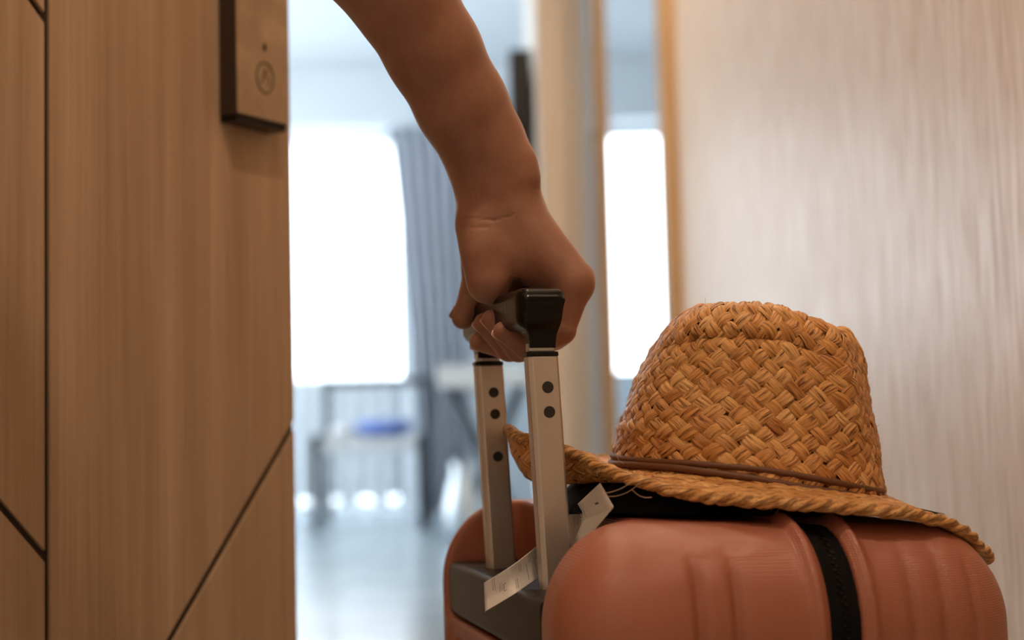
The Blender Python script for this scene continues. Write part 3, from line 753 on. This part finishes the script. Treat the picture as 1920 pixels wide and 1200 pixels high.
for i0, va, vb_ in ((2.4, .05, .45), (4.2, .35, .62), (8.5, .55, .85), (10, .1, .4), (13.2, .05, .3), (15.6, .05, .3)):
    for line_ in range(2):
        v = va
        while v < vb_:
            dv_ = rs.uniform(.02, .05); mark(i0 + line_ * .55, v, i0 + line_ * .55 + rs.uniform(-.1, .1), v + dv_, .00013); v += dv_ + rs.uniform(.015, .03)
for a in ((5.2, .45, 5.2, .7), (5.2, .45, 5.9, .45), (5.2, .7, 5.9, .7)): mark(*a, .00012)
for i0 in np.linspace(31.5, 34.5, 6):
    v = .12
    while v < .55: dv_ = rs.uniform(.02, .05); mark(i0, v, i0 + .1, v + dv_, .00016); v += dv_ + rs.uniform(.015, .03)
mark(37.2, .45, 37.9, .5, .0006)
ik.build('tag_print', 'ink', pt_)['kind'] = 'stuff'

# ------------------------------------------------------------------ the hand and arm
person = thing('person', 'bare forearm and right hand gripping the black suitcase handle', 'person', (0, 0, 0))
def J(x, y, Y): return at(x, y, Y)
YP = [.884, .902, .921, .940]
FING = [  # MCP, PIP, DIP, TIP with radii
  [(J(1074, 531, .886), .0128), (J(1052, 618, .884), .0093), (J(990, 652, .881), .0083), (J(943, 621, .875), .0062)],
  [(J(1066, 520, .905), .0132), (J(1046, 622, .903), .0098), (J(973, 653, .899), .0088), (J(922, 599, .894), .0065)],
  [(J(1056, 517, .925), .0132), (J(1038, 628, .923), .0098), (J(955, 652, .918), .0090), (J(907, 606, .911), .0066)],
  [(J(1044, 519, .944), .0130), (J(1030, 626, .943), .0096), (J(945, 648, .938), .0088), (J(899, 640, .933), .0068)],
]
WR = J(932, 385, .905); WR2 = J(930, 385, .928)
ARM = [(J(937, 385, .916), .0268), (J(925, 325, .911), .0258), (J(904, 268, .903), .0262), (J(866, 198, .892), .0282), (J(813, 98, .878), .0293), (J(756, -2, .862), .0308), (J(690, -110, .845), .0355)]
EL = J(600, -270, .81); SHO = np.array([-.36, .60, 1.32])
def arm_sdf(P):
    # forearm, oval section: two parallel chains
    d = None
    for off in (-1, 1):
        for k in range(len(ARM) - 1):
            (a, ra), (b, rb) = ARM[k], ARM[k + 1]; o = np.array([.0, .0068, 0]) * off
            c = capsule(P, a + o, b + o, ra * .985, rb * .985); d = c if d is None else smin(d, c, .012)
    d = smin(d, capsule(P, ARM[-1][0], EL, .0355, .040), .03); d = smin(d, capsule(P, EL, SHO, .040, .048), .02)
    # wrist bones
    d = smin(d, capsule(P, J(978, 308, .895), J(984, 330, .895), .0078, .0078), .02)
    # palm: one bone per finger from the wrist, filled between
    pm = None
    for k, fg in enumerate(FING):
        st = WR + (WR2 - WR) * (k / 3) + np.array([.004, 0, 0]); c = capsule(P, st, fg[0][0], .0205, fg[0][1] * 1.02 + .0012)
        pm = c if pm is None else smin(pm, c, .010)
    d = smin(d, pm, .014)
    # heel of the palm on the little-finger side, and the ball of the thumb
    d = smin(d, capsule(P, J(900, 425, .900), J(917, 528, .893), .0160, .0148), .016)
    d = smin(d, capsule(P, J(905, 420, .925), J(903, 500, .940), .0170, .0140), .014)
    d = smin(d, capsule(P, J(925, 468, .897), J(1035, 508, .899), .0150, .0140), .016)
    # dent between palm heel and little-finger base
    d = smax(d, -capsule(P, J(987, 556, .872), J(968, 545, .892), .0075, .005), .008)
    # web of the thumb, closing the far side of the grip
    d = smin(d, capsule(P, J(915, 470, .945), J(1030, 520, .950), .0135, .0130), .012)
    d = smin(d, capsule(P, J(912, 500, .942), J(975, 556, .940), .0125, .0110), .008)
    # thumb
    th = smin(capsule(P, J(903, 500, .940), J(892, 548, .948), .0130, .0108), capsule(P, J(892, 548, .948), J(868, 596, .945), .0108, .0078), .004)
    d = smin(d, th, .004)
    for k, fg in enumerate(FING):
        (a, ra), (b, rb), (c, rc), (e, re) = fg
        prox = capsule(P, a, b, ra, rb); d = smin(d, prox, .005)
        midp = smin(capsule(P, b, c, rb, rc), capsule(P, c, e, rc, re), .003)
        kn = np.linalg.norm(P - b, axis=1) - rb * 1.04
        d = smin(d, smin(midp, kn, .003), .0006)
    # knuckle bump of the little finger, wrist creases
    kb = J(1092, 516, .889); d = smin(d, np.linalg.norm(P - kb, axis=1) - .0062, .007)
    for (x0, y0, x1, y1) in ((868, 402, 925, 408), (925, 408, 965, 398), (873, 420, 915, 422)):
        cc_ = capsule(P, J(x0, y0, .878), J(x1, y1, .876), .0007, .0007); yy = np.abs(P[:, 1] - .88)
        a = J(x0, y0, .87); b = J(x1, y1, .87); a[1] = b[1] = 0; Q = P.copy(); Q[:, 1] = 0
        dc = capsule(Q, a, b, 0, 0); d = d + .00042 * np.exp(-(dc / .0010) ** 2) * (P[:, 1] < .90)
    return d
print('arm...')
sdf_mesh('arm', arm_sdf, (-.42, .50, .575), (.065, 1.0, 1.34), .0016, 'skin', person)
# nails: small curved plates on the outer side of the fingertips
def nail(tip, base, out, r, w=.0045, L=.0085):
    tip = np.array(tip); ax = tip - np.array(base); ax /= np.linalg.norm(ax); out = np.array(out, float); out -= ax * (out @ ax); out /= np.linalg.norm(out); sd = np.cross(ax, out)
    vs = []; fs = []; n = 10
    for i in range(n + 1):
        u = -1 + 2 * i / n
        for j in range(n + 1):
            v = -1 + 2 * j / n; wv = v * (1 - .25 * max(0, u) ** 3 - .15 * max(0, -u) ** 3); a = wv * w / r
            bulge = r * (1.015 - .05 * max(0, u) ** 2)
            vs.append(tuple(tip + ax * (u * L / 2 + .0005) + (out * math.cos(a) + sd * math.sin(a)) * bulge))
    for i in range(n):
        for j in range(n): k = i * (n + 1) + j; fs.append((k, k + 1, k + n + 2, k + n + 1))
    o = link_mesh('fingernail', vs, fs, 'nail', person, True); o.modifiers.new('s', 'SOLIDIFY').thickness = .0005
for k, fg in enumerate(FING): nail(fg[3][0], fg[2][0], (-1, .3, -.25), fg[3][1] + .0002)
nail(J(867, 592, .945), J(892, 548, .948), (-1, .35, .1), .0083, .0042, .0085)
# short sleeve round the upper arm, above the picture
sl = MB(); a = EL + (SHO - EL) * .35; b = SHO + (SHO - EL) * .12
pts = [a + (b - a) * t for t in np.linspace(0, 1, 8)]
sl.tube([tuple(p) for p in pts], [.062, .061, .0615, .063, .065, .067, .069, .07], 28).build('sleeve', 'sleeve', person, True)
